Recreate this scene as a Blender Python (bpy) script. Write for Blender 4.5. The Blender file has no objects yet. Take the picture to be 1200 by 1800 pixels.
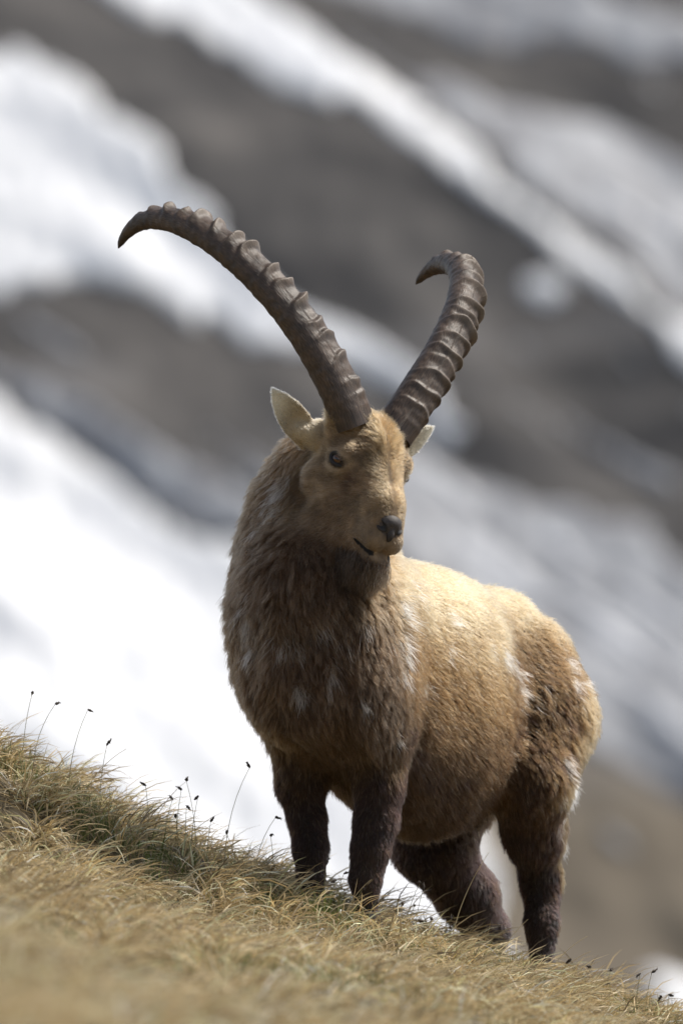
import bpy, math, random
import numpy as np
from mathutils import kdtree, Vector

rng = np.random.default_rng(7)
random.seed(7)
scene = bpy.context.scene
COL = scene.collection

# ------------------------------------------------------------------ camera, sky, sun, exposure
CAM_D, CAM_Z = 29.0, 1.0
cam_data = bpy.data.cameras.new('camera')
cam_data.sensor_fit = 'VERTICAL'; cam_data.sensor_height = 36.0; cam_data.sensor_width = 24.0
cam_data.lens = 400.2
cam_data.clip_start = 0.5; cam_data.clip_end = 3000.0
cam_data.dof.use_dof = True; cam_data.dof.focus_distance = 28.88; cam_data.dof.aperture_fstop = 3.3
cam = bpy.data.objects.new('camera', cam_data); COL.objects.link(cam)
cam.location = (0, -CAM_D, CAM_Z); cam.rotation_euler = (math.radians(90), 0, 0)
scene.camera = cam

SUN_EL, SUN_AZ = math.radians(52), math.radians(68)      # azimuth measured from +Y (behind the animal) towards +X
sun_dir = Vector((math.sin(SUN_AZ) * math.cos(SUN_EL), math.cos(SUN_AZ) * math.cos(SUN_EL), math.sin(SUN_EL)))
world = bpy.data.worlds.new('World'); scene.world = world; world.use_nodes = True
wn = world.node_tree.nodes; wl = world.node_tree.links
sky = wn.new('ShaderNodeTexSky'); sky.sky_type = 'NISHITA'; sky.sun_disc = False
sky.sun_elevation = SUN_EL; sky.sun_rotation = SUN_AZ; sky.altitude = 2200; sky.dust_density = 2.0
hs = wn.new('ShaderNodeHueSaturation'); hs.inputs['Saturation'].default_value = .45      # thin high cloud whitens the blue
wl.new(sky.outputs[0], hs.inputs['Color']); wl.new(hs.outputs[0], wn['Background'].inputs[0]); wn['Background'].inputs[1].default_value = 0.098
sun = bpy.data.lights.new('sun', 'SUN'); sun.energy = 3.2; sun.angle = math.radians(10); sun.color = (1.0, 0.94, 0.85)
suno = bpy.data.objects.new('sun', sun); COL.objects.link(suno)
suno.rotation_euler = sun_dir.to_track_quat('Z', 'Y').to_euler()
suno.location = (20, 10, 30)
scene.view_settings.view_transform = 'Standard'; scene.view_settings.look = 'None'
scene.view_settings.exposure = 0.68; scene.view_settings.gamma = 1.0
scene.view_settings.use_curve_mapping = False
scene.render.engine = 'CYCLES'
scene.cycles.use_denoising = True
scene.cycles.max_bounces = 6; scene.cycles.transparent_max_bounces = 8
try: scene.cycles_curves.shape = 'RIBBONS'; scene.cycles_curves.subdivisions = 2
except Exception: pass


# ------------------------------------------------------------------ helpers
def tag(o, label=None, cat=None, group=None, kind=None):
    if label: o['label'] = label
    if cat: o['category'] = cat
    if group: o['group'] = group
    if kind: o['kind'] = kind
    return o


def mesh_obj(name, V, F, mat=None, parent=None, smooth=True):
    V = np.asarray(V, dtype=np.float32)
    me = bpy.data.meshes.new(name)
    F = np.asarray(F)
    if F.ndim == 2:
        n, k = F.shape
        me.vertices.add(len(V)); me.vertices.foreach_set('co', V.ravel())
        me.loops.add(n * k); me.loops.foreach_set('vertex_index', F.astype(np.int32).ravel())
        me.polygons.add(n); me.polygons.foreach_set('loop_start', np.arange(0, n * k, k, dtype=np.int32))
        me.update(calc_edges=True)
    else:
        me.from_pydata(V.tolist(), [], [list(map(int, f)) for f in F]); me.update()
    if smooth: me.polygons.foreach_set('use_smooth', np.ones(len(me.polygons), bool))
    o = bpy.data.objects.new(name, me); COL.objects.link(o)
    if mat: me.materials.append(mat)
    if parent: o.parent = parent
    return o


def set_attr(me, name, arr, domain='POINT'):
    arr = np.asarray(arr, dtype=np.float32)
    if arr.ndim == 1:
        a = me.attributes.new(name, 'FLOAT', domain); a.data.foreach_set('value', arr)
    else:
        a = me.attributes.new(name, 'FLOAT_COLOR', domain)
        if arr.shape[1] == 3: arr = np.c_[arr, np.ones(len(arr), np.float32)]
        a.data.foreach_set('color', arr.ravel())


def hair_obj(name, pts, rad, col, mat, parent=None):
    """pts (n,k,3) strand points, rad (n,k), col (n,3) -> one curves object"""
    n, k, _ = pts.shape
    hc = bpy.data.hair_curves.new(name)
    hc.add_curves([k] * n)
    hc.attributes['position'].data.foreach_set('vector', pts.astype(np.float32).ravel())
    ra = hc.attributes.get('radius') or hc.attributes.new('radius', 'FLOAT', 'POINT')
    ra.data.foreach_set('value', rad.astype(np.float32).ravel())
    ca = hc.attributes.new('col', 'FLOAT_COLOR', 'POINT')
    ca.data.foreach_set('color', np.c_[np.repeat(col, k, 0) * np.tile(np.interp(np.linspace(0, 1, k), [0, .35, .8, 1], [.78, .94, 1.08, 1.12]), n)[:, None], np.ones(n * k)].astype(np.float32).ravel())  # dark roots, pale tips: shade between the clumps put into the strand colour
    hc.materials.append(mat)
    o = bpy.data.objects.new(name, hc); COL.objects.link(o)
    if parent: o.parent = parent
    return o


def hash3(i, j, k, seed):
    h = (i.astype(np.int64) * 374761393 + j.astype(np.int64) * 668265263 + k.astype(np.int64) * 2147483647 + seed * 1274126177) & 0xffffffff
    h = ((h ^ (h >> 13)) * 1274126177) & 0xffffffff
    return ((h ^ (h >> 16)) & 0xffffff) / float(0xffffff)


def noise3(P, f, seed=0):
    """value noise, -1..1"""
    Q = np.asarray(P, float) * f; I = np.floor(Q).astype(np.int64); T = Q - I; T = T * T * (3 - 2 * T)
    out = 0
    for a in (0, 1):
        for b in (0, 1):
            for c in (0, 1):
                w = (T[:, 0] if a else 1 - T[:, 0]) * (T[:, 1] if b else 1 - T[:, 1]) * (T[:, 2] if c else 1 - T[:, 2])
                out = out + w * hash3(I[:, 0] + a, I[:, 1] + b, I[:, 2] + c, seed)
    return out * 2 - 1


def unit(a): return a / np.maximum(np.linalg.norm(a, axis=-1, keepdims=True), 1e-9)
def sstep(a, b, x): t = np.clip((x - a) / (b - a), 0, 1); return t * t * (3 - 2 * t)


def new_mat(name):
    m = bpy.data.materials.new(name); m.use_nodes = True
    return m, m.node_tree.nodes, m.node_tree.links, m.node_tree.nodes['Principled BSDF']


def ramp(n, stops):
    r = n.new('ShaderNodeValToRGB'); e = r.color_ramp.elements
    while len(e) < len(stops): e.new(0.5)
    for el, (p, c) in zip(e, stops): el.position = p; el.color = (*c, 1)
    return r


# ------------------------------------------------------------------ terrain
HX = np.array([-6, -3, -1.6, -.87, -.52, -.217, .058, .29, .58, .87, 1.5, 3, 6.])
HZ = np.array([2.1, 1.17, .67, .325, .135, .01, -.075, -.18, -.285, -.385, -.6, -1.07, -2.0])


def ground_z(x, y):
    x = np.asarray(x, float); y = np.asarray(y, float)
    h = np.interp(x, HX, HZ)
    for d in (.12, -.12): h = h + np.interp(x + d, HX, HZ)
    h = h / 3
    P = np.stack([x, y * .8, x * 0], -1).reshape(-1, 3)
    bump = (noise3(P, 1.7, 3) * .035 + noise3(P, 4.5, 4) * .022 + noise3(P, 11., 5) * .010).reshape(x.shape)
    w = np.where(y > -.3, .35, 1.0)
    bank = (np.interp(x, [-1.5, -.87, -.3, .1, 1], [.26, .22, .11, .05, .03])) * sstep(-.25, -.85, y + .12 * noise3(P, 2.1, 9).reshape(x.shape))
    rise = np.interp(x, [-2, -.4, .5], [.26, .14, .0]) * sstep(-4.5, -10, y) - .25 * sstep(-11, -22, y)
    drop = np.where(y > .88, -((np.maximum(y, .88) - .88) ** 1.35) * .62, 0)
    return h + bump * w - bank + rise + drop


def axis(lo, hi, fine_lo, fine_hi, hf, hc):
    a = [lo]
    while a[-1] < hi:
        x = a[-1]; d = max(fine_lo - x, x - fine_hi, 0)
        a.append(x + hf + (hc - hf) * min(1, d / (hc * 6)))
    return np.array(a)


gx = axis(-14, 14, -1.1, 1.1, .03, .6); gy = axis(-34, 22, -1.5, 1.2, .03, .5)
GX, GY = np.meshgrid(gx, gy, indexing='ij')
GZ = ground_z(GX, GY)
nx, ny = GX.shape
idx = np.arange(nx * ny).reshape(nx, ny)
GF = np.stack([idx[:-1, :-1], idx[1:, :-1], idx[1:, 1:], idx[:-1, 1:]], -1).reshape(-1, 4)
m_soil, n, l, b = new_mat('turf_soil')
tc = n.new('ShaderNodeTexCoord'); no = n.new('ShaderNodeTexNoise'); no.inputs['Scale'].default_value = 22; no.inputs['Detail'].default_value = 8
l.new(tc.outputs['Object'], no.inputs['Vector'])
r = ramp(n, [(.3, (.05, .038, .02)), (.55, (.13, .1, .055)), (.75, (.09, .1, .035))])
l.new(no.outputs[0], r.inputs[0]); l.new(r.outputs[0], b.inputs['Base Color']); b.inputs['Roughness'].default_value = .95
ground = mesh_obj('ground', np.stack([GX, GY, GZ], -1).reshape(-1, 3), GF, m_soil)
tag(ground, 'turf soil of the steep grassy slope under the ibex', 'ground', kind='structure')


# ------------------------------------------------------------------ ibex: skeleton frame
# body frame: u backwards along the spine, v to the animal's left, z up
TH = math.radians(33)
UV = np.array([math.sin(TH), math.cos(TH), 0]); VV = np.array([math.cos(TH), -math.sin(TH), 0]); BO = np.array([-.05, 0, 0])
def B(u, v, z): return BO + UV * u + VV * v + np.array([0, 0, z])
# head frame: x to the animal's left, y backwards, z up; origin between the horn bases
yaw, pit, rol = .4938, .2237, .1925
def rot(y, p, r):
    cy, sy, cp, sp, cr, sr = math.cos(y), math.sin(y), math.cos(p), math.sin(p), math.cos(r), math.sin(r)
    return np.array([[cy, -sy, 0], [sy, cy, 0], [0, 0, 1]]) @ np.array([[1, 0, 0], [0, cp, -sp], [0, sp, cp]]) @ np.array([[cr, 0, sr], [0, 1, 0], [-sr, 0, cr]])
HM = rot(yaw, pit, rol); HO = np.array([.0806, -.06, 1.2306])
def H(x, y, z): return HO + HM @ np.array([x, y, z], float)
def to_head(P): return (P - HO) @ HM


# signed-distance primitives on broadcastable coordinates
def cone(a, b, ra, rb):
    a = np.array(a, float); b = np.array(b, float); ba = b - a; L2 = ba @ ba
    def f(x, y, z):
        px, py, pz = x - a[0], y - a[1], z - a[2]
        t = np.clip((px * ba[0] + py * ba[1] + pz * ba[2]) / L2, 0, 1)
        return np.sqrt((px - t * ba[0]) ** 2 + (py - t * ba[1]) ** 2 + (pz - t * ba[2]) ** 2) - (ra + (rb - ra) * t)
    m = max(ra, rb); return f, np.minimum(a, b) - m, np.maximum(a, b) + m


def ell(c, R, rad):
    """ellipsoid: R columns are its axes"""
    c = np.array(c, float); rad = np.array(rad, float); R = np.array(R, float)
    def f(x, y, z):
        px, py, pz = x - c[0], y - c[1], z - c[2]
        q = [px * R[0, i] + py * R[1, i] + pz * R[2, i] for i in range(3)]
        k0 = np.sqrt(sum((q[i] / rad[i]) ** 2 for i in range(3))); k1 = np.sqrt(sum((q[i] / rad[i] ** 2) ** 2 for i in range(3)))
        return k0 * (k0 - 1) / np.maximum(k1, 1e-6)
    m = rad.max(); return f, c - m, c + m


BR = np.stack([UV, VV, [0, 0, 1]], 1)
def bell(u, v, z, ru, rv, rz): return ell(B(u, v, z), BR, (ru, rv, rz))
def hell(x, y, z, rx, ry, rz, R=None): return ell(H(x, y, z), HM if R is None else HM @ R, (rx, ry, rz))
def hcone(a, b, ra, rb): return cone(H(*a), H(*b), ra, rb)
def rx_(a): c, s = math.cos(a), math.sin(a); return np.array([[1, 0, 0], [0, c, -s], [0, s, c]])


TS = np.array([  # u, top, bottom, half width, height of widest point (0..1)
    (-.20, .70, .52, .05), (-.16, .80, .42, .15), (-.08, .86, .385, .212), (.0, .89, .34, .225), (.12, .905, .29, .205),
    (.30, .905, .19, .222), (.46, .888, .135, .238), (.57, .866, .15, .228), (.70, .828, .27, .186), (.90, .785, .33, .160),
    (1.03, .715, .37, .135), (1.09, .63, .42, .085), (1.12, .57, .48, .03)])
TOFF = .026


def torso():
    def f(x, y, z):
        px, py = x - BO[0], y - BO[1]
        u = px * UV[0] + py * UV[1] + 0 * z; v = px * VV[0] + py * VV[1]
        uc = np.clip(u, TS[0, 0], TS[-1, 0])
        top = np.interp(uc, TS[:, 0], TS[:, 1]); bot = np.interp(uc, TS[:, 0], TS[:, 2]); hw = np.interp(uc, TS[:, 0], TS[:, 3])
        hh = (top - bot) / 2 - TOFF; hw = np.maximum(hw - TOFF, .012); zc = (top + bot) / 2 - .03
        dz = z - zc; hz = np.maximum(np.where(dz > 0, hh + .03, hh - .03), .012)
        k = (np.abs(v / hw) ** 2.3 + np.abs(dz / hz) ** 2.3) ** (1 / 2.3)
        d = (k - 1) * np.minimum(hw, hz)
        return np.sqrt(np.maximum(d, 0) ** 2 + (u - uc) ** 2) + np.minimum(d, 0)
    c = [B(u, v, z) for u in (-.22, 1.2) for v in (-.3, .3) for z in (.05, 1.0)]
    return f, np.min(c, 0), np.max(c, 0)


def chain(pts): return [cone(p[0], q[0], p[1], q[1]) for p, q in zip(pts[:-1], pts[1:])]


G = {}
G['torso'] = (.05, [torso(),
    bell(.03, .155, .60, .15, .07, .22), bell(.02, -.165, .68, .14, .075, .17),           # shoulders
    bell(-.09, 0, .59, .11, .14, .16),                                                    # breast
    bell(.89, .095, .47, .16, .096, .24), bell(.86, -.10, .46, .16, .09, .24),              # haunches
    bell(.80, .0, .735, .10, .09, .05)])
G['neck'] = (.05, chain([(B(.12, 0, .74), .16), (B(.0, -.02, .80), .175), ((-.080, .115, .905), .165), ((-.074, .14, 1.02), .138), ((-.040, .125, 1.10), .112), ((.012, .075, 1.15), .095)]))
FL = [((.085, .02, .44), .075), ((.098, .005, .30), .054), ((.088, -.005, .215), .049), ((.074, -.015, .14), .044), ((.061, -.02, .065), .035), ((.066, -.02, -.035), .024)]
FR = [((-.120, .12, .44), .060), ((-.105, .11, .30), .053), ((-.088, .105, .215), .041), ((-.079, .10, .14), .039), ((-.078, .095, .065), .030), ((-.076, .09, -.03), .024)]
NL = [((.535, .66, .46), .120), ((.487, .53, .30), .098), ((.500, .63, .165), .068), ((.522, .74, .035), .044), ((.522, .70, -.075), .035), ((.52, .68, -.19), .030)]
NR = [((.36, .93, .40), .12), ((.235, .76, .135), .094), ((.33, .92, -.01), .072), ((.383, 1.03, -.105), .050), ((.37, 1.0, -.21), .034), ((.365, .98, -.28), .032)]
G['fore'] = (.03, chain(FL) + chain(FR))
G['hind'] = (.045, chain(NL) + chain(NR))
G['head'] = (.03, [
    hell(0, .03, -.085, .098, .105, .088), hell(0, -.045, -.085, .080, .062, .075),
    hcone((0, -.050, -.105), (0, -.160, -.195), .080, .054), hcone((0, -.160, -.195), (0, -.188, -.222), .054, .044),
    hcone((.050, .030, -.170), (.026, -.130, -.250), .072, .042), hcone((-.050, .030, -.170), (-.026, -.130, -.250), .072, .042), hcone((.040, .010, -.270), (.016, -.150, -.298), .060, .036), hcone((-.040, .010, -.270), (-.016, -.150, -.298), .060, .036),
    hell(.080, -.040, -.105, .030, .040, .037), hell(-.080, -.040, -.105, .030, .040, .037), hcone((.080, -.066, -.082), (.086, -.018, -.080), .017, .015), hcone((-.080, -.066, -.082), (-.086, -.018, -.080), .017, .015),
    hcone((.050, .02, -.06), (.074, .006, -.008), .06, .050), hcone((-.050, .02, -.06), (-.074, .006, -.008), .06, .050), hell(0, -.01, -.02, .05, .05, .035)])
G['muzzle'] = (.014, [
    hell(0, -.188, -.236, .051, .044, .042), hell(.024, -.208, -.268, .031, .034, .034), hell(-.024, -.208, -.268, .031, .034, .034), hell(.038, -.175, -.262, .022, .038, .030), hell(-.038, -.175, -.262, .022, .038, .030),
    hcone((0, -.182, -.324), (0, -.08, -.278), .029, .052), hell(0, -.204, -.325, .033, .027, .018), hell(.02, -.19, -.318, .022, .03, .02), hell(-.02, -.19, -.318, .022, .03, .02)])
def ear_frame(s):
    d = unit(np.array([s * .115, .008, .087])); fwd = unit(np.array([-.35 if s < 0 else -.30, -1.0, -.15])); fwd = unit(fwd - d * (fwd @ d))
    return np.stack([np.cross(fwd, d), fwd, d], 1)
EARL = .158
def ear_base(s): return np.array([s * .118, .095, -.088])
G['ear'] = (.012, [])
CUTS = []
def ear_sdf(s):
    R = HM @ ear_frame(s); c = H(*ear_base(s))
    def f(x, y, z):
        px, py, pz = x - c[0], y - c[1], z - c[2]
        q = [px * R[0, i] + py * R[1, i] + pz * R[2, i] for i in range(3)]
        t = q[2] / EARL; w = np.interp(t, [-.2, 0, .3, .55, .8, .95, 1.0], [.026, .030, .037, .034, .021, .008, .003])
        cup = -(.012 - 9.0 * q[0] ** 2) * np.clip(t * 2.5, 0, 1) * np.clip(1.2 - t, 0, 1) - .012 * t * t
        dx = np.abs(q[0]) - w; dy = np.abs(q[1] - cup) - .0035; dz = np.maximum(q[2] - EARL, -q[2] - .02)
        m = np.maximum(np.maximum(dx, dy), dz)
        return np.sqrt(np.maximum(dx, 0) ** 2 + np.maximum(dy, 0) ** 2 + np.maximum(dz, 0) ** 2) + np.minimum(m, 0) - .002
    return f, c - EARL * 1.2, c + EARL * 1.2
for s in (-1, 1):
    R = ear_frame(s)
    G['ear'][1].append(ear_sdf(s))
    G['ear'][1].append(hcone(ear_base(s) * .85, ear_base(s) + R[:, 2] * .02, .040, .026))
EYE = [np.array([s * .0905, -.0490, -.1085]) for s in (-1, 1)]
for e in EYE: CUTS.append((ell(H(*e), HM, (.0250, .0250, .0190)), .006))
# mouth: a dark slit that sweeps back and up on each side
MOUTH = [(-.054, -.140, -.268), (-.049, -.176, -.288), (-.026, -.228, -.307), (0, -.240, -.310), (.026, -.228, -.307), (.049, -.176, -.288), (.054, -.140, -.268)]
MR = [.003, .0050, .0065, .0062, .0065, .0050, .003]
for a, c, ra, rb in zip(MOUTH[:-1], MOUTH[1:], MR[:-1], MR[1:]): CUTS.append((hcone(a, c, ra, rb), .004))


def smin(a, b, k):
    h = np.maximum(k - np.abs(a - b), 0) / k
    return np.minimum(a, b) - h * h * k * .25


def surface_nets(x, y, z, D):
    """nonuniform rectilinear grid -> quad mesh of the zero level"""
    S = D < 0
    c = np.zeros(np.array(D.shape) - 1, np.int8)
    for i in (0, 1):
        for j in (0, 1):
            for k in (0, 1): c += S[i:D.shape[0] - 1 + i, j:D.shape[1] - 1 + j, k:D.shape[2] - 1 + k]
    act = (c > 0) & (c < 8); I, J, K = np.nonzero(act)
    vid = -np.ones(act.shape, np.int64); vid[I, J, K] = np.arange(len(I))
    acc = np.zeros((len(I), 3)); cnt = np.zeros(len(I))
    cr = [(i, j, k) for i in (0, 1) for j in (0, 1) for k in (0, 1)]
    def pos(o): return np.stack([x[I + o[0]], y[J + o[1]], z[K + o[2]]], 1)
    for p in cr:
        for ax in range(3):
            if p[ax]: continue
            q = list(p); q[ax] = 1
            d0 = D[I + p[0], J + p[1], K + p[2]]; d1 = D[I + q[0], J + q[1], K + q[2]]
            m = (d0 < 0) != (d1 < 0); t = np.where(m, d0 / np.where(m, d0 - d1, 1), 0)[:, None]
            acc += np.where(m[:, None], pos(p) * (1 - t) + pos(q) * t, 0); cnt += m
    V = acc / cnt[:, None]
    F = []
    for ax in range(3):
        a1, a2 = (ax + 1) % 3, (ax + 2) % 3
        sl0 = [slice(None)] * 3; sl1 = [slice(None)] * 3
        sl0[ax] = slice(0, -1); sl1[ax] = slice(1, None)
        ch = S[tuple(sl0)] != S[tuple(sl1)]
        E = np.stack(np.nonzero(ch), 1)
        E = E[(E[:, a1] > 0) & (E[:, a2] > 0) & (E[:, a1] < D.shape[a1] - 1) & (E[:, a2] < D.shape[a2] - 1)]
        o = np.zeros(3, int)
        def at(d1, d2):
            Q = E.copy(); Q[:, a1] -= d1; Q[:, a2] -= d2; return vid[Q[:, 0], Q[:, 1], Q[:, 2]]
        q = np.stack([at(1, 1), at(0, 1), at(0, 0), at(1, 0)], 1)
        inside = S[E[:, 0], E[:, 1], E[:, 2]]
        q[~inside] = q[~inside][:, ::-1]
        F.append(q)
    return V, np.concatenate(F)


GORDER = ['torso', 'neck', 'fore', 'hind', 'head', 'muzzle', 'ear']
BLEND = {'torso': 0, 'neck': .09, 'fore': .06, 'hind': .07, 'head': .03, 'muzzle': .02, 'ear': .014}


def build_sdf(x, y, z, groups, cuts):
    shp = (len(x), len(y), len(z)); D = np.full(shp, 1.0, np.float32)
    def block(lo, hi, pad):
        s = []
        for a, l0, h0 in zip((x, y, z), lo, hi): s.append(slice(max(0, np.searchsorted(a, l0 - pad) - 1), min(len(a), np.searchsorted(a, h0 + pad) + 1)))
        return tuple(s)
    def xyz(s): return x[s[0]][:, None, None], y[s[1]][None, :, None], z[s[2]][None, None, :]
    for g in groups:
        k, prims = G[g]; T = np.full(shp, 1.0, np.float32)
        for f, lo, hi in prims:
            s = block(lo, hi, .12); T[s] = smin(T[s], f(*xyz(s)).astype(np.float32), k)
        D = smin(D, T, BLEND[g]) if BLEND[g] else np.minimum(D, T)
    for (f, lo, hi), k in cuts:
        s = block(lo, hi, .03); D[s] = -smin(-D[s], f(*xyz(s)).astype(np.float32), k)
    return D


def group_dist(P):
    out = []
    for g in GORDER:
        d = np.full(len(P), 9.0)
        for f, lo, hi in G[g][1]: d = np.minimum(d, f(P[:, 0], P[:, 1], P[:, 2]))
        out.append(d)
    return np.stack(out, 1)


bx = axis(-.42, .80, -.17, .27, .0036, .0095); by = axis(-.34, 1.36, -.30, .12, .0036, .0095); bz = axis(-.36, 1.36, .93, 1.34, .0036, .0095)
SD = build_sdf(bx, by, bz, GORDER, CUTS)
BV, BF = surface_nets(bx, by, bz, SD)
del SD
# drop any stray island: keep faces, relax once
def relax(V, F, it=2, lam=.5):
    for _ in range(it):
        A = np.zeros_like(V); c = np.zeros(len(V))
        for i in range(4):
            for j in ((i + 1) % 4, (i + 3) % 4):
                np.add.at(A, F[:, i], V[F[:, j]]); np.add.at(c, F[:, i], 1)
        V = V + lam * (A / np.maximum(c, 1)[:, None] - V)
    return V
BV = relax(BV, BF, 2)


# ------------------------------------------------------------------ horns
def horn_curve(side, n):
    b0, L, f0, f1, f2, f3, s0, s1, s2 = .0716, .9575, .3148, 1.6732, -.1528, .8716, .5003, .3811, -.9689
    e = (.0740, .0160, .0483) if side < 0 else (-.0719, -.0096, -.0137)
    t = np.linspace(0, 1, n); phi = f0 + e[0] + f1 * t + f2 * t * t + f3 * t ** 8; sg = s0 + e[1] + s1 * t + s2 * t * t
    d = np.stack([side * np.sin(sg), np.cos(sg) * np.sin(phi), np.cos(sg) * np.cos(phi)], 1)
    p = np.cumsum(d, 0) * L * (1 + e[2]) / (n - 1); p -= p[0]; p[:, 0] += side * b0
    return t, p @ HM.T + HO, d @ HM.T


def make_horn(side, mat, parent):
    n, m = 620, 56
    t, P, T = horn_curve(side, n)
    C = np.gradient(T, axis=0); C = -(C - T * (C * T).sum(1, keepdims=True))
    C = unit(C)                                                                # outer side of the bend = front of the horn
    for _ in range(40): C[1:-1] = (C[:-2] + C[1:-1] + C[2:]) / 3
    C = unit(C - T * (C * T).sum(1, keepdims=True)); S = np.cross(T, C)
    rg = np.random.default_rng(3 if side < 0 else 5)
    a = np.linspace(0, 2 * math.pi, m, endpoint=False)[None, :]
    w = np.interp(t, [0, .12, .3, .5, .7, .82, .9, .95, .985, 1], [.0555, .0530, .0480, .0435, .0370, .0305, .0225, .0150, .0085, .002])[:, None]
    ca, sa = np.cos(a), np.sin(a)
    shape = 1 / (np.abs(ca) ** 2.6 + np.abs(sa) ** 2.6) ** (1 / 2.6)
    shape = shape * (1 - .16 * sstep(.1, -1., ca))                              # narrower towards the rear keel
    N = 16; pos = np.cumsum(np.interp(np.linspace(0, 1, N), [0, .25, .6, 1], [.75, 1., 1.15, .72]) * rg.uniform(.68, 1.32, N)); pos = .012 + pos / pos[-1] * .885
    amp = np.interp(pos, [0, .15, .4, .75, .92], [.0035, .008, .0165, .0175, .013]) * rg.uniform(.65, 1.25, N)
    R = w * shape
    skew = -.024 * (1 - np.cos(a - (1.05 if side < 0 else .65))) * .5                          # ridges sag towards the base on the flanks
    for p, am in zip(pos, amp):
        x = (t[:, None] - p - skew - .006 * np.sin(2 * a + p * 40) - .003 * np.sin(5 * a + p * 90)) / .0160
        prof = np.where(x > 0, np.exp(-(x / .38) ** 2), np.exp(-(np.abs(x) / .85) ** 1.6))
        R = R + am * prof * (.05 + .95 * sstep(-.35, .9, np.cos(a - (1.05 if side < 0 else .65)))) 
    pp = np.stack([np.cos(a) * 3 + 0 * t[:, None], np.sin(a) * 3 + 0 * t[:, None], t[:, None] * 60 + 0 * a], -1).reshape(-1, 3)
    R = R + (noise3(pp, 1.2, 11).reshape(n, m) * .0012 + noise3(pp * np.array([1, 1, .25]), 4., 12).reshape(n, m) * .0006) * np.minimum(1, w / .02)
    V = P[:, None] + (C[:, None] * ca[..., None] * .94 + S[:, None] * sa[..., None]) * R[..., None]
    V[0] -= T[0] * .03
    V = np.concatenate([V.reshape(-1, 3), P[-1:] + T[-1:] * .003])
    i = np.arange(n - 1)[:, None] * m; j = np.arange(m)[None, :]; j2 = (j + 1) % m
    F = np.stack([i + j, i + j2, i + m + j2, i + m + j], -1).reshape(-1, 4)
    last = (n - 1) * m
    cap = np.array([[last + k, last + (k + 1) % m, n * m, n * m] for k in range(m)])
    me_f = np.concatenate([F, cap])
    o = mesh_obj('horn', V, F, mat, parent)
    set_attr(o.data, 't', np.r_[np.repeat(t, m), 1.0]); set_attr(o.data, 'ang', np.r_[np.tile(a[0], n), 0.0])
    ridge = (R - w * shape) / .011; set_attr(o.data, 'ridge', np.r_[ridge.ravel(), 0.0])
    return o

# ------------------------------------------------------------------ ibex: materials
def hair_mat(name, rough=.5):
    m = bpy.data.materials.new(name); m.use_nodes = True; n = m.node_tree.nodes; l = m.node_tree.links
    n.remove(n['Principled BSDF'])
    h = n.new('ShaderNodeBsdfHairPrincipled'); h.parametrization = 'COLOR'
    at = n.new('ShaderNodeAttribute'); at.attribute_name = 'col'
    l.new(at.outputs['Color'], h.inputs['Color']); h.inputs['Roughness'].default_value = rough; h.inputs['Radial Roughness'].default_value = .6
    h.inputs['Random Roughness'].default_value = .2; h.inputs['IOR'].default_value = 1.32
    l.new(h.outputs[0], n['Material Output'].inputs[0])
    return m
m_fur = hair_mat('ibex_fur'); m_beard = hair_mat('beard_hair', .35)
m_skin, n, l, b = new_mat('ibex_skin')
at = n.new('ShaderNodeAttribute'); at.attribute_name = 'col'; l.new(at.outputs['Color'], b.inputs['Base Color']); b.inputs['Roughness'].default_value = .8
m_nose, n, l, b = new_mat('nose_skin')
no = n.new('ShaderNodeTexNoise'); no.inputs['Scale'].default_value = 260; no.inputs['Detail'].default_value = 4
tc = n.new('ShaderNodeTexCoord'); l.new(tc.outputs['Object'], no.inputs['Vector'])
r = ramp(n, [(.3, (.020, .016, .015)), (.7, (.055, .042, .037))]); l.new(no.outputs[0], r.inputs[0])
sl = n.new('ShaderNodeAttribute'); sl.attribute_name = 'slit'; mx = n.new('ShaderNodeMix'); mx.data_type = 'RGBA'; l.new(sl.outputs['Fac'], mx.inputs[0]); l.new(r.outputs[0], mx.inputs[6]); mx.inputs[7].default_value = (.006, .005, .005, 1)
l.new(mx.outputs[2], b.inputs['Base Color']); b.inputs['Roughness'].default_value = .62
bp = n.new('ShaderNodeBump'); bp.inputs['Strength'].default_value = .5; bp.inputs['Distance'].default_value = .002; l.new(no.outputs[0], bp.inputs['Height']); l.new(bp.outputs[0], b.inputs['Normal'])
m_lid, n, l, b = new_mat('eyelid_skin'); b.inputs['Base Color'].default_value = (.012, .009, .008, 1); b.inputs['Roughness'].default_value = .65
m_hoof, n, l, b = new_mat('hoof_horn'); b.inputs['Base Color'].default_value = (.03, .025, .02, 1); b.inputs['Roughness'].default_value = .5
# eye: amber iris with a horizontal slit pupil (object space: +Z is the gaze)
m_eye, n, l, b = new_mat('eye_amber')
tc = n.new('ShaderNodeTexCoord'); sp = n.new('ShaderNodeSeparateXYZ'); l.new(tc.outputs['Object'], sp.inputs[0])
def mth(op, a, c=None):
    q = n.new('ShaderNodeMath'); q.operation = op
    for i, x in enumerate((a, c)):
        if x is None: continue
        if isinstance(x, (int, float)): q.inputs[i].default_value = x
        else: l.new(x, q.inputs[i])
    return q.outputs[0]
rad = mth('SQRT', mth('ADD', mth('MULTIPLY', sp.outputs[0], sp.outputs[0]), mth('MULTIPLY', sp.outputs[1], sp.outputs[1])))
r = ramp(n, [(0, (.12, .046, .012)), (.36, (.085, .032, .009)), (.50, (.03, .013, .006)), (.58, (.006, .005, .004)), (1, (.012, .01, .009))])
l.new(mth('DIVIDE', rad, .0235), r.inputs[0])
pup = mth('LESS_THAN', mth('ADD', mth('POWER', mth('DIVIDE', mth('ABSOLUTE', sp.outputs[0]), .0075), 3), mth('POWER', mth('DIVIDE', mth('ABSOLUTE', sp.outputs[1]), .0026), 2)), 1)
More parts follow.
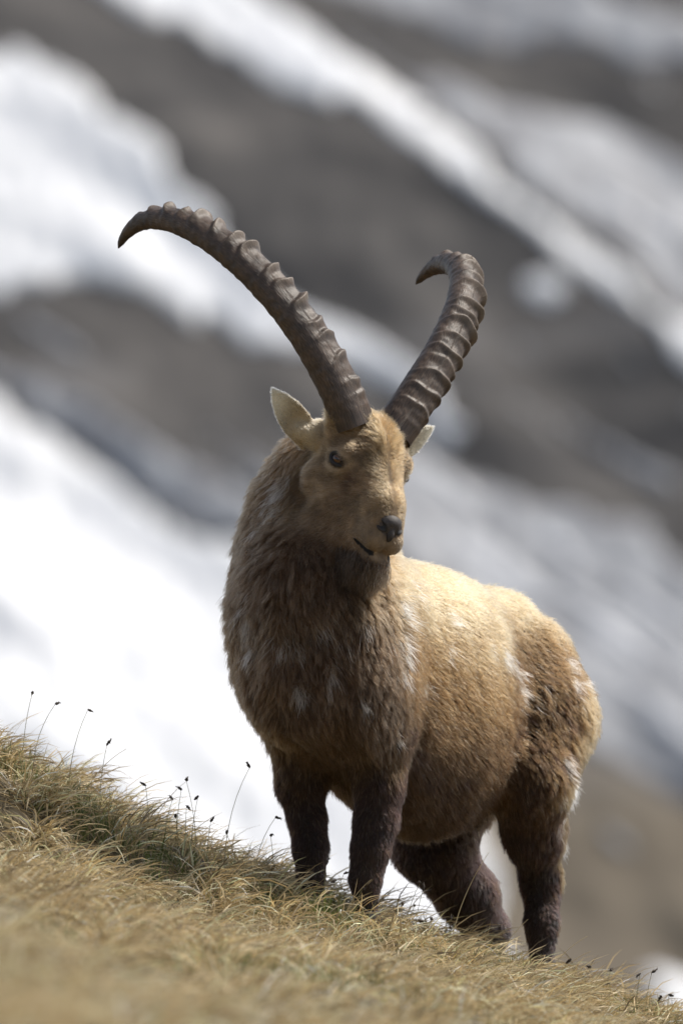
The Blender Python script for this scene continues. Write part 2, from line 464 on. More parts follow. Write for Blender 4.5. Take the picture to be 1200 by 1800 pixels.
mx = n.new('ShaderNodeMix'); mx.data_type = 'RGBA'; l.new(pup, mx.inputs[0]); l.new(r.outputs[0], mx.inputs[6]); mx.inputs[7].default_value = (.003, .003, .003, 1)
l.new(mx.outputs[2], b.inputs['Base Color']); b.inputs['Roughness'].default_value = .08; b.inputs['Coat Weight'].default_value = .3; b.inputs['Coat Roughness'].default_value = .03
# horn: fibrous brown keratin, paler on the worn ridge crests
m_horn, n, l, b = new_mat('horn_keratin')
at = n.new('ShaderNodeAttribute'); at.attribute_name = 't'; aa = n.new('ShaderNodeAttribute'); aa.attribute_name = 'ang'; ar = n.new('ShaderNodeAttribute'); ar.attribute_name = 'ridge'
cmb = n.new('ShaderNodeCombineXYZ')
l.new(mth('MULTIPLY', at.outputs['Fac'], 9), cmb.inputs[0]); l.new(mth('MULTIPLY', mth('SINE', aa.outputs['Fac']), 2.5), cmb.inputs[1]); l.new(mth('MULTIPLY', mth('COSINE', aa.outputs['Fac']), 2.5), cmb.inputs[2])
nf = n.new('ShaderNodeTexNoise'); nf.inputs['Scale'].default_value = 9; nf.inputs['Detail'].default_value = 8; l.new(cmb.outputs[0], nf.inputs['Vector'])
tc = n.new('ShaderNodeTexCoord'); nb = n.new('ShaderNodeTexNoise'); nb.inputs['Scale'].default_value = 26; nb.inputs['Detail'].default_value = 6; l.new(tc.outputs['Object'], nb.inputs['Vector'])
r1 = ramp(n, [(.25, (.024, .016, .011)), (.5, (.066, .043, .029)), (.75, (.125, .086, .058))]); l.new(nf.outputs[0], r1.inputs[0])
r2 = ramp(n, [(.3, (.45, .42, .40)), (.65, (1.15, 1.1, 1.05))]); l.new(nb.outputs[0], r2.inputs[0])
mu = n.new('ShaderNodeMix'); mu.data_type = 'RGBA'; mu.blend_type = 'MULTIPLY'; mu.inputs[0].default_value = 1; l.new(r1.outputs[0], mu.inputs[6]); l.new(r2.outputs[0], mu.inputs[7])
mw = n.new('ShaderNodeMix'); mw.data_type = 'RGBA'; l.new(mth('MULTIPLY', mth('POWER', mth('MINIMUM', mth('MAXIMUM', ar.outputs['Fac'], 0), 1), 2), .55), mw.inputs[0]); l.new(mu.outputs[2], mw.inputs[6]); mw.inputs[7].default_value = (.19, .145, .105, 1)
l.new(mw.outputs[2], b.inputs['Base Color']); b.inputs['Roughness'].default_value = .48
bp = n.new('ShaderNodeBump'); bp.inputs['Strength'].default_value = .55; bp.inputs['Distance'].default_value = .003
l.new(mth('ADD', nf.outputs[0], mth('MULTIPLY', nb.outputs[0], .6)), bp.inputs['Height']); l.new(bp.outputs[0], b.inputs['Normal'])


# ------------------------------------------------------------------ ibex: coat fields (colour, length, lie of the hair)
def lerp(a, b, t): return a + (b - a) * t[:, None]
def C(*c): return np.array(c, float)


MOULT_AND_RIM = [  # pale tufts of loose winter wool, last two the neck's backlit rim painted pale: point on the coat, radius, whiteness
    ((.149, -.08, .769), .018, 1), ((.156, -.083, .728), .016, .9), ((.159, -.089, .68), .015, .9), ((.164, -.088, .639), .015, .9), ((.156, -.105, .595), .014, .8),
    ((.186, .032, .789), .014, .7), ((.165, .04, .829), .012, .7), ((.286, .149, .668), .018, .55), ((.384, .293, .661), .016, .5), ((.43, .36, .632), .022, .7),
    ((.468, .418, .613), .022, .85), ((.49, .443, .576), .02, 1), ((.506, .465, .547), .018, 1), ((.505, .457, .522), .014, 1), ((.533, .524, .56), .013, .95),
    ((.593, .606, .556), .016, 1), ((.597, .595, .519), .012, .6), ((.636, .67, .548), .022, 1), ((.589, .64, .616), .016, .9),
    ((-.111, -.194, .547), .02, .75), ((-.232, -.086, .728), .024, .6), ((-.219, -.105, .652), .022, .5), ((-.14, -.184, .671), .024, .35), ((-.043, -.196, .709), .02, .4),
    ((-.021, -.205, .585), .017, .7), ((.051, -.183, .708), .02, .35), ((.065, -.183, .519), .014, .55), ((.142, -.086, .431), .013, .9), ((.14, -.121, .67), .02, .4),
    ((.558, .537, .291), .022, .8), ((.564, .569, .236), .024, .9), ((.545, .579, .208), .02, .6), ((.56, .677, .146), .022, .5), ((.534, .513, .338), .018, .45),
    ((.22, .033, .566), .02, .3), ((.281, .18, .734), .022, .45), ((.515, .504, .285), .014, .4), ((-.192, -.028, 1.045), .03, .55), ((-.176, -.024, 1.083), .026, .5)]


def coat(P):
    """per point: colour, hair length, flow direction, density"""
    D = group_dist(P); W = np.exp(-np.clip(D - D.min(1, keepdims=True), 0, .4) / .016); W /= W.sum(1, keepdims=True)
    q = P - BO; u = q @ UV; v = q @ VV; z = P[:, 2]; N = len(P)
    n1 = noise3(P, 7, 21); n2 = noise3(P, 22, 22); n3 = noise3(P * np.array([1, 1, .35]), 40, 23)
    top = np.interp(u, TS[:, 0], TS[:, 1]); bot = np.interp(u, TS[:, 0], TS[:, 2]); h = (z - bot) / (top - bot) + .06 * n1 + .03 * n2
    # torso
    ct = lerp(C(.068, .045, .029), C(.225, .140, .076), sstep(.16, .58, h)); ct = lerp(ct, C(.60, .455, .29), sstep(.56, .92, h))
    ct = lerp(ct, C(.128, .092, .066), sstep(.12, -.04, u) * .92)                                            # chest: greyer brown
    hq = sstep(.53, .64, u + .03 * n1 - .10 * (h - .5)) * sstep(.92, .62, h); ct = lerp(ct, C(.098, .062, .036), hq * .9)           # haunch
    cn = lerp(C(.138, .100, .072), C(.25, .182, .124), sstep(.88, 1.1, z + .03 * n1)); cn = lerp(cn, C(.36, .255, .15), sstep(.0, .10, P[:, 0] + .02 * n1) * sstep(.93, .86, z) * .65)  # right front of the neck, where it is lit, lightened in the colour
    cn = lerp(cn, C(.085, .060, .042), np.exp(-(((P[:, 0] - .03) / .07) ** 2 + ((z - .93) / .06) ** 2)) * sstep(.08, -.02, P[:, 1]) * .1)  # throat: dark hair plus the shade under the jaw, put into the colour
    cf = lerp(C(.046, .030, .016), C(.098, .065, .038), sstep(.22, .46, z + .02 * n1)); ch = lerp(C(.046, .030, .016), C(.098, .063, .035), sstep(.05, .45, z + .03 * n1)); ch = lerp(ch, C(.34, .25, .155), sstep(.0, .06, (P[:, 0] - np.interp(z, [-.1, .1, .3, .5], [.56, .555, .575, .60])) + .02 * n2) * .7)
    L = to_head(P)
    # head: pale tan bridge and forehead, greyer cheek, darker jaw
    hd = np.tile(C(.34, .25, .158), (N, 1))
    hd = lerp(hd, C(.25, .188, .132), sstep(.035, .075, np.abs(L[:, 0])) * sstep(-.02, -.10, L[:, 2]))
    hd = lerp(hd, C(.20, .130, .080), sstep(-.20, -.31, L[:, 2] + .25 * (L[:, 1] + .15)) * .85)
    hd = lerp(hd, C(.24, .155, .085), np.exp(-((L[:, 0] / .035) ** 2 + ((L[:, 1] + .03) / .05) ** 2 + ((L[:, 2] + .005) / .04) ** 2)) * .9)
    hd = lerp(hd, C(.17, .115, .075), np.clip(.9 * noise3(P, 16, 81) + .15, 0, .55) * sstep(.02, .05, np.abs(L[:, 0])))
    for e in EYE:
        de = np.linalg.norm((L - e) * np.array([1, .8, 1.2]), axis=1); hd = lerp(hd, C(.42, .345, .26), sstep(.055, .033, de + .35 * np.clip(L[:, 2] - e[2], 0, 1)) * .7); hd = lerp(hd, C(.10, .075, .06), sstep(.032, .024, de))
        tear = np.array([e[0] * .82, e[1] - .045, e[2] - .040]); hd = lerp(hd, C(.11, .08, .065), np.exp(-(np.linalg.norm((L - tear) * np.array([1, 1, .8]), axis=1) / .021) ** 2) * .9)
    mz = np.tile(C(.34, .265, .185), (N, 1)); mz = lerp(mz, C(.15, .115, .092), np.exp(-(np.linalg.norm((L - np.array([0, -.225, -.205])) / np.array([.045, .04, .022]), axis=1)) ** 2) * .9)
    mz = lerp(mz, C(.33, .26, .19), sstep(-.255, -.275, L[:, 2]) * .6); mz = lerp(mz, C(.10, .068, .046), sstep(-.306, -.332, L[:, 2]) * .9)
    ce = lerp(C(.52, .44, .33), C(.74, .69, .58), sstep(.15, .24, np.abs(L[:, 0])))
    col = sum(W[:, i:i + 1] * c for i, c in enumerate((ct, cn, cf, ch, hd, mz, ce)))
    hw_ = (W[:, 4] + .4 * W[:, 5])[:, None]; fine = noise3(L * np.array([1, .45, .45]), 150, 91) * .34 + noise3(L * np.array([1, .6, .6]), 60, 92) * .26
    col = col * (1 + hw_ * fine[:, None])
    crown = np.exp(-((L[:, 0] / .045) ** 2 + ((L[:, 1] + .075) / .035) ** 2)) * sstep(-.15, -.06, L[:, 2]) * np.clip(.35 + 1.3 * noise3(P, 55, 93), 0, 1)
    col = lerp(col, C(.11, .070, .042), crown * W[:, 4] * .75)
    col = col * (1 + .16 * n1 + .15 * n2 + .17 * n3)[:, None]
    # hair length
    lt = np.interp(h, [0, .3, 1], [.040, .040, .036]); lt = np.where(u < .1, np.interp(h, [.1, .5], [.030, .042]), lt)
    ln = np.interp(z, [.8, 1.0, 1.12], [.050, .046, .030]); lf = np.interp(z, [.0, .15, .45], [.010, .015, .030]); lh = np.interp(z, [-.15, .1, .4], [.012, .022, .036])
    lhd = .0125 + .007 * sstep(.035, .06, np.abs(L[:, 0])) * sstep(-.11, -.16, L[:, 2]) * sstep(-.17, -.10, L[:, 1]) + .017 * sstep(-.075, -.03, L[:, 2] - .4 * np.abs(L[:, 0])) + .010 * sstep(.0, .07, L[:, 1]); lm = np.full(N, .0045); le = np.full(N, .011)
    length = sum(W[:, i] * x for i, x in enumerate((lt, ln, lf, lh, lhd, lm, le)))
    # lie of the hair
    dn = np.array([0, 0, -1.]); ft = UV * .85 * sstep(-.05, .12, u)[:, None] + dn * np.interp(h, [0, .6, 1], [.75, .8, .35])[:, None] + VV * (np.sign(v) * .25 * sstep(.1, -.15, u))[:, None]
    fn = dn + UV * .25 + 0 * P; fl = dn + UV * .25 + 0 * P; fhd = unit(P - H(0, -.235, -.20)) + unit(L * np.array([1., 0, 0])) @ HM.T * .5 + dn * .35; fe = np.where(L[:, :1] < 0, HM @ ear_frame(-1)[:, 2], HM @ ear_frame(1)[:, 2])
    flow = sum(W[:, i:i + 1] * x for i, x in enumerate((ft, fn, fl, fl, fhd, fhd, fe)))
    dens = W @ np.array([1, 1.15, 2.2, 1.9, 4.5, 7, 4.])
    # bare skin: eyes, nose pad, mouth slit
    bare = np.zeros(N, bool)
    for e in EYE: bare |= np.linalg.norm((L - e) * np.array([.8, 1, 1.25]), axis=1) < .0240
    bare |= (np.linalg.norm((L - np.array([0, -.232, -.230])) / np.array([.034, .034, .023]), axis=1) < 1)
    for a, c in zip(MOUTH[:-1], MOUTH[1:]): bare |= cone(a, c, .0080, .0080)[0](L[:, 0], L[:, 1], L[:, 2]) < 0
    nz = (np.linalg.norm((L - np.array([0, -.232, -.230])) / np.array([.034, .034, .023]), axis=1) < 1)
    col = np.where(bare[:, None], np.where(nz[:, None], C(.13, .105, .092), C(.02, .015, .013)), col)
    for s_ in (-1, 1):
        _, hp, ht = horn_curve(s_, 60); q = P - hp[0]; al = q @ ht[0]; bare |= (np.linalg.norm(q - al[:, None] * ht[0], axis=1) < .049) & (al > -.03) & (al < .12)
    shag = W @ np.array([.5, 1.6, .9, 1.3, .5, .4, .5]) + W[:, 0] * (1.0 * sstep(.12, -.02, u) + .7 * sstep(.53, .66, u) * sstep(.9, .6, h)) + 1.2 * np.exp(-((L[:, 0] / .05) ** 2 + ((L[:, 1] + .04) / .06) ** 2 + ((L[:, 2] + .03) / .05) ** 2))
    return np.clip(col, .008, .9), length, flow, np.where(bare, 0, dens), W, h, shag


ibex = mesh_obj('ibex', BV, BF, m_skin)
tag(ibex, 'shaggy brown alpine ibex with long ridged horns standing on the grassy slope', 'ibex')
vcol, vlen, vflow, vdens, vW, vh, vshag = coat(BV)
gl = vcol @ np.array([.3, .5, .2]); vcol = np.clip(vcol + (vcol - gl[:, None]) * .16, .004, 1) ** 1.3; set_attr(ibex.data, 'col', vcol * .8)
Nn = np.zeros((len(BV), 3)); 
fn_ = np.cross(BV[BF[:, 2]] - BV[BF[:, 0]], BV[BF[:, 3]] - BV[BF[:, 1]])
for i in range(4): np.add.at(Nn, BF[:, i], fn_)
Nn = unit(Nn)


def grow(count, kpts, weight, free=None, guides=26000, lenscale=1.0, rad=.00045, seed=1):
    rg = np.random.default_rng(seed)
    area = np.linalg.norm(fn_, axis=1) * .5; w = area * weight[BF].mean(1); cdf = np.cumsum(w); cdf /= cdf[-1]
    def sample(m):
        f = BF[np.searchsorted(cdf, rg.random(m))]; a, c = rg.random(m)[:, None], rg.random(m)[:, None]
        wts = np.stack([(1 - a) * (1 - c), a * (1 - c), a * c, (1 - a) * c], 0)
        g = lambda X: sum(wts[i] * (X[f[:, i]] if X.ndim == 2 else X[f[:, i]][:, None]) for i in range(4))
        return g(BV), unit(g(Nn)), g(vlen)[:, 0], g(vflow), g(vcol), g(vshag)
    def shape(P, N, Ln, Fl, Sh, jit):
        m = len(P); T = Fl - N * (Fl * N).sum(1, keepdims=True); T = unit(T)
        wob = np.stack([noise3(P, 13, 31), noise3(P, 13, 32), noise3(P, 13, 33)], 1) * .32 + np.stack([noise3(P, 45, 34), noise3(P, 45, 35), noise3(P, 45, 36)], 1) * .22
        T = unit(T + wob * .75 * Sh + rg.normal(0, jit, (m, 3))); T = unit(T - N * np.minimum((T * N).sum(1, keepdims=True), 0) * .9)
        s = np.linspace(0, 1, kpts)[None, :, None]
        lift = (.24 + .16 * Sh[:, None]) * (1 - .6 * s)
        d = N[:, None] * lift + T[:, None] * (1 - lift * .5) + np.array([0, 0, -.28]) * s
        if free is not None: d = N[:, None] * .25 * (1 - s) + unit(np.array(free) + rg.normal(0, jit * .6, (m, 3)) + wob * .25)[:, None] + np.array([0, .35, 0]) * s ** 2
        d = unit(d); step = Ln[:, None, None] / (kpts - 1)
        pts = np.concatenate([P[:, None] - N[:, None] * .002, P[:, None] - N[:, None] * .002 + np.cumsum(d[:, :-1] * step, 1)], 1)
        return pts
    gP, gN, gL, gF, gC, gS = sample(guides); gpts = shape(gP, gN, gL, gF, gS, .12); grel = gpts - gpts[:, :1]
    gtone = rg.normal(0, .15, guides) * np.clip(.1 + .8 * gS[:, 0], .3, 1.6); glen = 1 + rg.uniform(-.25, .25, guides) * np.clip(gS[:, 0], .3, 1)
    kd = kdtree.KDTree(guides)
    for i, p in enumerate(gP): kd.insert(p, i)
    kd.balance()
    P, N, Ln, Fl, Cc, Sh = sample(count)
    gi = np.fromiter((kd.find(p)[1] for p in P), np.int64, count)
    Ln = Ln * glen[gi] * rg.uniform(.7, 1.2, count) * lenscale
    pts = shape(P, N, Ln, Fl, Sh, .20)
    s = np.linspace(0, 1, kpts)[None, :, None]; tgt = gP[gi][:, None] + grel[gi] * (Ln / gL[gi])[:, None, None]
    near = np.exp(-(np.linalg.norm(P - gP[gi], axis=1) / .03) ** 2)[:, None, None]
    pts = pts + (tgt - pts) * (s ** 1.2) * np.clip(.20 + .32 * Sh, .2, .85)[:, :, None] * near
    pts[:, 1:] += rg.normal(0, 1, (count, kpts - 1, 3)) * Ln[:, None, None] * .025
    col = Cc * np.exp(gtone[gi] + rg.normal(0, .2, count))[:, None]
    col = lerp(col, C(.5, .42, .32), (rg.random(count) < .05) * .45)
    r = rad * rg.uniform(.7, 1.3, count)[:, None] * np.interp(np.linspace(0, 1, kpts), [0, .5, 1], [1, .85, .15])[None, :]
    r = r * np.clip(Ln / .03, .62, 1.15)[:, None]
    return pts, r, np.clip(col, .01, .88), P


FUR_N = 520000
pts, rr, cc, roots = grow(FUR_N, 6, vdens)
# pale moult and painted neck rim light: recolour and ruffle the strands rooted in each loose tuft or rim patch
rg = np.random.default_rng(99)
TUFTS_AND_RIM = []
for c, rad_, wt in MOULT_AND_RIM:
    TUFTS_AND_RIM.append((c, rad_ * .52, wt * 1.1))
    for _ in range(3): TUFTS_AND_RIM.append((np.array(c) + rg.normal(0, .9, 3) * rad_, rad_ * rg.uniform(.15, .38), wt * rg.uniform(.5, .95)))
for c, rad_, wt in TUFTS_AND_RIM:
    wt = min(wt, 1.0)
    c = BV[np.argmin(((BV - np.array(c)) ** 2).sum(1))]
    nb_ = np.nonzero((np.abs(roots - np.array(c)) < rad_ * 5).all(1))[0]
    if not len(nb_): continue
    rn = roots[nb_]; d = (rn - np.array(c)) / (rad_ * np.array([1, 1, 1.7])); d = d + 1.1 * np.stack([noise3(rn, 60, 61), noise3(rn, 60, 62), noise3(rn, 60, 63)], 1)
    k = np.exp(-(d ** 2).sum(1) * .9); i = nb_[rg.random(len(nb_)) < np.clip(k * 1.5, 0, 1) * (.35 + .65 * wt)]
    tone = (np.sqrt(wt) * rg.uniform(.75, 1.0, len(i)))[:, None]; cc[i] = cc[i] * (1 - tone) + np.array([.86, .83, .77]) * tone
    rel = pts[i] - pts[i][:, :1]; sw = np.array([rg.normal(0, .5), rg.normal(0, .3) - .3, rg.normal(0, .4)])
    s = np.linspace(0, 1, 6)[None, :, None]
    pts[i] = pts[i][:, :1] + rel * rg.uniform(.8, 1.2, len(i))[:, None, None] + (sw + rg.normal(0, .35, (len(i), 1, 3))) * s * .013
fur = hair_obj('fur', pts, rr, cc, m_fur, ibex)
del pts, rr, roots

# beard: long dark hair under the chin
lb = to_head(BV); bw = np.exp(-(((lb[:, 0]) / .028) ** 2 + ((lb[:, 1] + .135) / .042) ** 2)) * (lb[:, 2] < -.308) * (vW[:, 4] + vW[:, 5])
sv_len, sv_flow, sv_col = vlen, vflow, vcol
vlen = np.full(len(BV), .092) - .45 * np.clip(-lb[:, 1] - .12, 0, .07); vflow = np.tile(np.array([-.38, .25, -1.]), (len(BV), 1)); vcol = lerp(np.tile(C(.040, .026, .016), (len(BV), 1)), C(.20, .125, .072), sstep(-.105, -.075, lb[:, 1]))
pts, rr, cc, _ = grow(12000, 8, bw, (-.22, -.22, -1.), 120, 1.0, .0007, 5)
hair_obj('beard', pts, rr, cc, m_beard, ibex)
vlen, vflow, vcol = sv_len, sv_flow, sv_col
# whiskers of pale fuzz round the ear rims come with the coat; eyes, nose, hooves and horns follow
for s in (-1, 1): make_horn(s, m_horn, ibex)


def sphere(r, nu=32, nv=20):
    th = np.linspace(0, math.pi, nv); ph = np.linspace(0, 2 * math.pi, nu, endpoint=False)
    V = np.stack([r * np.sin(th)[:, None] * np.cos(ph), r * np.sin(th)[:, None] * np.sin(ph), r * np.cos(th)[:, None] + 0 * ph], -1).reshape(-1, 3)
    i = np.arange(nv - 1)[:, None] * nu; j = np.arange(nu); j2 = (j + 1) % nu
    return V, np.stack([i + j, i + nu + j, i + nu + j2, i + j2], -1).reshape(-1, 4)


from mathutils import Matrix
for s, e in zip((-1, 1), EYE):
    gaze = unit(np.array([s * .84, -.56, .08])); side = unit(np.cross(np.array([0, -.30, .95]), gaze)); up = np.cross(gaze, side)
    R = HM @ np.stack([side, up, gaze], 1)
    c = H(*(e + gaze * -.001))
    V, F = sphere(.0235); eo = mesh_obj('eye', V, F, m_eye, ibex)
    eo.matrix_local = Matrix(np.r_[np.c_[R, c], [[0, 0, 0, 1]]].tolist())
    # eyelid: dark almond rim hugging the ball
    nu, nv = 48, 10; a = np.linspace(0, 2 * math.pi, nu, endpoint=False); p = np.linspace(0, 2 * math.pi, nv, endpoint=False)
    ex = .0225 * np.cos(a) * (1 + .10 * np.cos(a) * (-s)); ey = .0114 * np.sin(a) * (1 - .25 * np.cos(a) ** 2)
    ez = np.sqrt(np.maximum(.0244 ** 2 - ex ** 2 - ey ** 2, .0040 ** 2))
    ctr = np.stack([ex, ey, ez], 1); nrm = unit(np.stack([ex / .0225, ey / .0114, 0 * a], 1)); nz = np.array([0, 0, 1.])
    ring = ctr[:, None] + (nrm[:, None] * np.cos(p)[None, :, None] * 1.5 + nz * np.sin(p)[None, :, None]) * .0034 + nrm[:, None] * .0024
    i = np.arange(nu)[:, None] * nv; i2 = ((np.arange(nu) + 1) % nu)[:, None] * nv; j = np.arange(nv); j2 = (j + 1) % nv
    mesh_obj('eyelid', ring.reshape(-1, 3), np.stack([i + j, i2 + j, i2 + j2, i + j2], -1).reshape(-1, 4), m_lid, eo)

# nose pad with its two slit nostrils
x0 = H(0, -.215, -.228); ax = [np.arange(c - .062, c + .062, .0018) for c in x0]
G['nosepad'] = (.008, [hell(0, -.203, -.219, .037, .042, .027), hell(0, -.233, -.247, .010, .015, .020), hell(.019, -.213, -.233, .021, .028, .020), hell(-.019, -.213, -.233, .021, .028, .020)]); BLEND['nosepad'] = 0
ncut = []
for s in (-1, 1):
    N0 = [(s * .038, -.217, -.219), (s * .030, -.240, -.228), (s * .015, -.249, -.244), (s * .006, -.250, -.253)]
    for a, c, ra, rb in zip(N0[:-1], N0[1:], (.0050, .0085, .0065), (.0085, .0065, .0030)): ncut.append((hcone(a, c, ra, rb), .003))
ncut.append((hcone((0, -.249, -.256), (0, -.246, -.292), .0026, .0026), .002))
ND = build_sdf(*ax, ['nosepad'], ncut); NV, NF = surface_nets(*ax, ND)
NV = relax(NV, NF, 1); nose = mesh_obj('nose', NV, NF, m_nose, ibex)
nd = np.min([f(NV[:, 0], NV[:, 1], NV[:, 2]) for (f, lo, hi), k in ncut], 0)
set_attr(nose.data, 'slit', sstep(.0035, .0005, nd))  # nostrils and philtrum blackened: shade of the recesses put into the colour

# cloven hooves
for (c, r0) in [(FL[-1], 0), (FR[-1], 0), (NL[-1], 1), (NR[-1], 1)]:
    cx, cy, cz = c[0]; V = []; F = []
    for s in (-1, 1):
        base = len(V); off = VV * s * .019
        prof = [(-.036, .0), (-.050, -.055), (.03, -.055), (.026, .0)]        # along the body axis, height
        for k, wd in ((-1, .015), (1, .015)):
            for (pu, pz) in prof: V.append(np.array([cx, cy, cz + .02]) + off + UV * pu + VV * k * wd * (1.0 if pz < -.01 else .8) + np.array([0, 0, pz]))
        q = base; F += [(q, q + 1, q + 2, q + 3), (q + 7, q + 6, q + 5, q + 4), (q, q + 4, q + 5, q + 1), (q + 1, q + 5, q + 6, q + 2), (q + 2, q + 6, q + 7, q + 3), (q + 3, q + 7, q + 4, q)]
    ho = mesh_obj('hoof', np.array(V), np.array(F), m_hoof, ibex)
    bm_ = ho.modifiers.new('bevel', 'BEVEL'); bm_.width = .006; bm_.segments = 3

# ------------------------------------------------------------------ far mountainside with its snow
HN = np.array([0, -1, 1.1]) / math.hypot(1, 1.1)


def hill(a, b):
    """chart (a, b) of the mountainside -> point; the chart's unit is about 1.5 cm near the middle"""
    dx = (a - 600) / 690 / 29; dz = (900 - b) / 690 / 29
    t = (260 + 1.1 * 21 + CAM_D) / (1 - 1.1 * dz)
    P = np.stack([dx * t, t - CAM_D, CAM_Z + dz * t], -1)
    Q = np.stack([(a + b * .0) * .01, b * .01, a * 0], -1).reshape(-1, 3)
    # gullies and ribs run obliquely down the face
    al = Q[:, 0] * .80 + Q[:, 1] * .60; ac = -Q[:, 0] * .60 + Q[:, 1] * .80
    S = np.stack([al * .35, ac, 0 * al], 1)
    d = noise3(S, .45, 41) * .55 + noise3(S, 1.3, 42) * .2 + noise3(Q, 3.0, 43) * .08 + noise3(Q, 7.0, 44) * .04
    return P + HN * d.reshape(a.shape)[..., None]


def inside(a, b, poly):
    r = np.zeros(a.shape, bool); p = np.array(poly, float)
    for (x1, y1), (x2, y2) in zip(p, np.roll(p, -1, 0)):
        c = ((y1 > b) != (y2 > b)) & (a < (x2 - x1) * (b - y1) / (y2 - y1 + 1e-9) + x1); r ^= c
    return r


def grid_faces(keep):
    m, k = keep.shape; ids = -np.ones((m + 1, k + 1), np.int64); use = np.zeros((m + 1, k + 1), bool)
    for i in (0, 1):
        for j in (0, 1): use[i:m + i, j:k + j] |= keep
    ids[use] = np.arange(use.sum()); I, J = np.nonzero(keep)
    return use, np.stack([ids[I, J], ids[I, J + 1], ids[I + 1, J + 1], ids[I + 1, J]], 1)


m_rock, n, l, b = new_mat('mountain_rock')
tc = n.new('ShaderNodeTexCoord'); mp = n.new('ShaderNodeMapping'); mp.inputs['Rotation'].default_value = (0, math.radians(37), 0); mp.inputs['Scale'].default_value = (.10, .3, .42)
l.new(tc.outputs['Object'], mp.inputs[0])
no = n.new('ShaderNodeTexNoise'); no.inputs['Scale'].default_value = 1.0; no.inputs['Detail'].default_value = 7; no.inputs['Roughness'].default_value = .62; l.new(mp.outputs[0], no.inputs['Vector'])
r = ramp(n, [(.30, (.040, .038, .040)), (.46, (.072, .068, .067)), (.60, (.115, .106, .100)), (.75, (.18, .174, .174))]); l.new(no.outputs[0], r.inputs[0])
sz = n.new('ShaderNodeSeparateXYZ'); l.new(tc.outputs['Object'], sz.inputs[0]); mr = n.new('ShaderNodeMapRange'); mr.inputs[1].default_value = -4.5; mr.inputs[2].default_value = -7.5; l.new(sz.outputs[2], mr.inputs[0])
r3 = ramp(n, [(.3, (.085, .068, .050)), (.65, (.205, .170, .125))]); l.new(no.outputs[0], r3.inputs[0])          # withered alpine meadow below the rock
mx = n.new('ShaderNodeMix'); mx.data_type = 'RGBA'; l.new(mr.outputs[0], mx.inputs[0]); l.new(r.outputs[0], mx.inputs[6]); l.new(r3.outputs[0], mx.inputs[7])
l.new(mx.outputs[2], b.inputs['Base Color']); b.inputs['Roughness'].default_value = .9
m_snow, n, l, b = new_mat('old_snow')
tc = n.new('ShaderNodeTexCoord'); no = n.new('ShaderNodeTexNoise'); no.inputs['Scale'].default_value = .5; no.inputs['Detail'].default_value = 5; l.new(tc.outputs['Object'], no.inputs['Vector'])
r = ramp(n, [(.3, (.78, .79, .82)), (.6, (.88, .885, .90))]); l.new(no.outputs[0], r.inputs[0]); l.new(r.outputs[0], b.inputs['Base Color']); b.inputs['Roughness'].default_value = .6
m_dirty, n, l, b = new_mat('dusty_snow')
tc = n.new('ShaderNodeTexCoord'); no = n.new('ShaderNodeTexNoise'); no.inputs['Scale'].default_value = .8; no.inputs['Detail'].default_value = 6; l.new(tc.outputs['Object'], no.inputs['Vector'])
r = ramp(n, [(.3, (.22, .22, .235)), (.65, (.42, .43, .455))]); l.new(no.outputs[0], r.inputs[0]); l.new(r.outputs[0], b.inputs['Base Color']); b.inputs['Roughness'].default_value = .7

ha = np.arange(-2600, 3900, 16.); hb = np.arange(-2600, 3700, 16.)
A, Bc = np.meshgrid(ha, hb, indexing='ij'); keep = np.ones((len(ha) - 1, len(hb) - 1), bool); use, F = grid_faces(keep)
mo = mesh_obj('mountainside', hill(A, Bc).reshape(-1, 3), F, m_rock)
tag(mo, 'brown and grey rocky mountainside far behind the ibex', 'mountainside', kind='structure')


m_snow2, n, l, b = new_mat('thin_snow'); b.inputs['Base Color'].default_value = (.56, .57, .60, 1); b.inputs['Roughness'].default_value = .7


def snow(poly, mat, label, rag=26, lift=.10, step=9.):
    p = np.array(poly, float); a = np.arange(p[:, 0].min() - 40, p[:, 0].max() + 40, step); b = np.arange(p[:, 1].min() - 40, p[:, 1].max() + 40, step)
    A, Bc = np.meshgrid(a, b, indexing='ij'); Q = np.stack([A * .01, Bc * .01, 0 * A], -1).reshape(-1, 3)
    al = Q[:, 0] * .80 + Q[:, 1] * .60; ac = -Q[:, 0] * .60 + Q[:, 1] * .80; Q = np.stack([al * .3, ac * 1.1, 0 * al], 1)          # melt edges fray along the fall line
    wx = (noise3(Q, 1.1, 51) * rag * 1.3 + noise3(Q, 3.7, 52) * rag).reshape(A.shape); wy = (noise3(Q, 1.1, 53) * rag * 1.3 + noise3(Q, 3.7, 54) * rag).reshape(A.shape)
    ins = inside(A + wx, Bc + wy, poly); k = ins[:-1, :-1] & ins[1:, 1:] & ins[1:, :-1] & ins[:-1, 1:]
    if not k.any(): return
    use, F = grid_faces(k); core = np.ones(A.shape, bool)
    full = np.zeros(A.shape, int)
    for i in (0, 1):
        for j in (0, 1): full[i:k.shape[0] + i, j:k.shape[1] + j] += k
    V = hill(A, Bc) + HN * np.where(full == 4, lift, -.12)[..., None]                 # edges dip into the rock
    o = mesh_obj('snow_field', V[use], F, mat)
    tag(o, label, 'snow field', kind='structure')


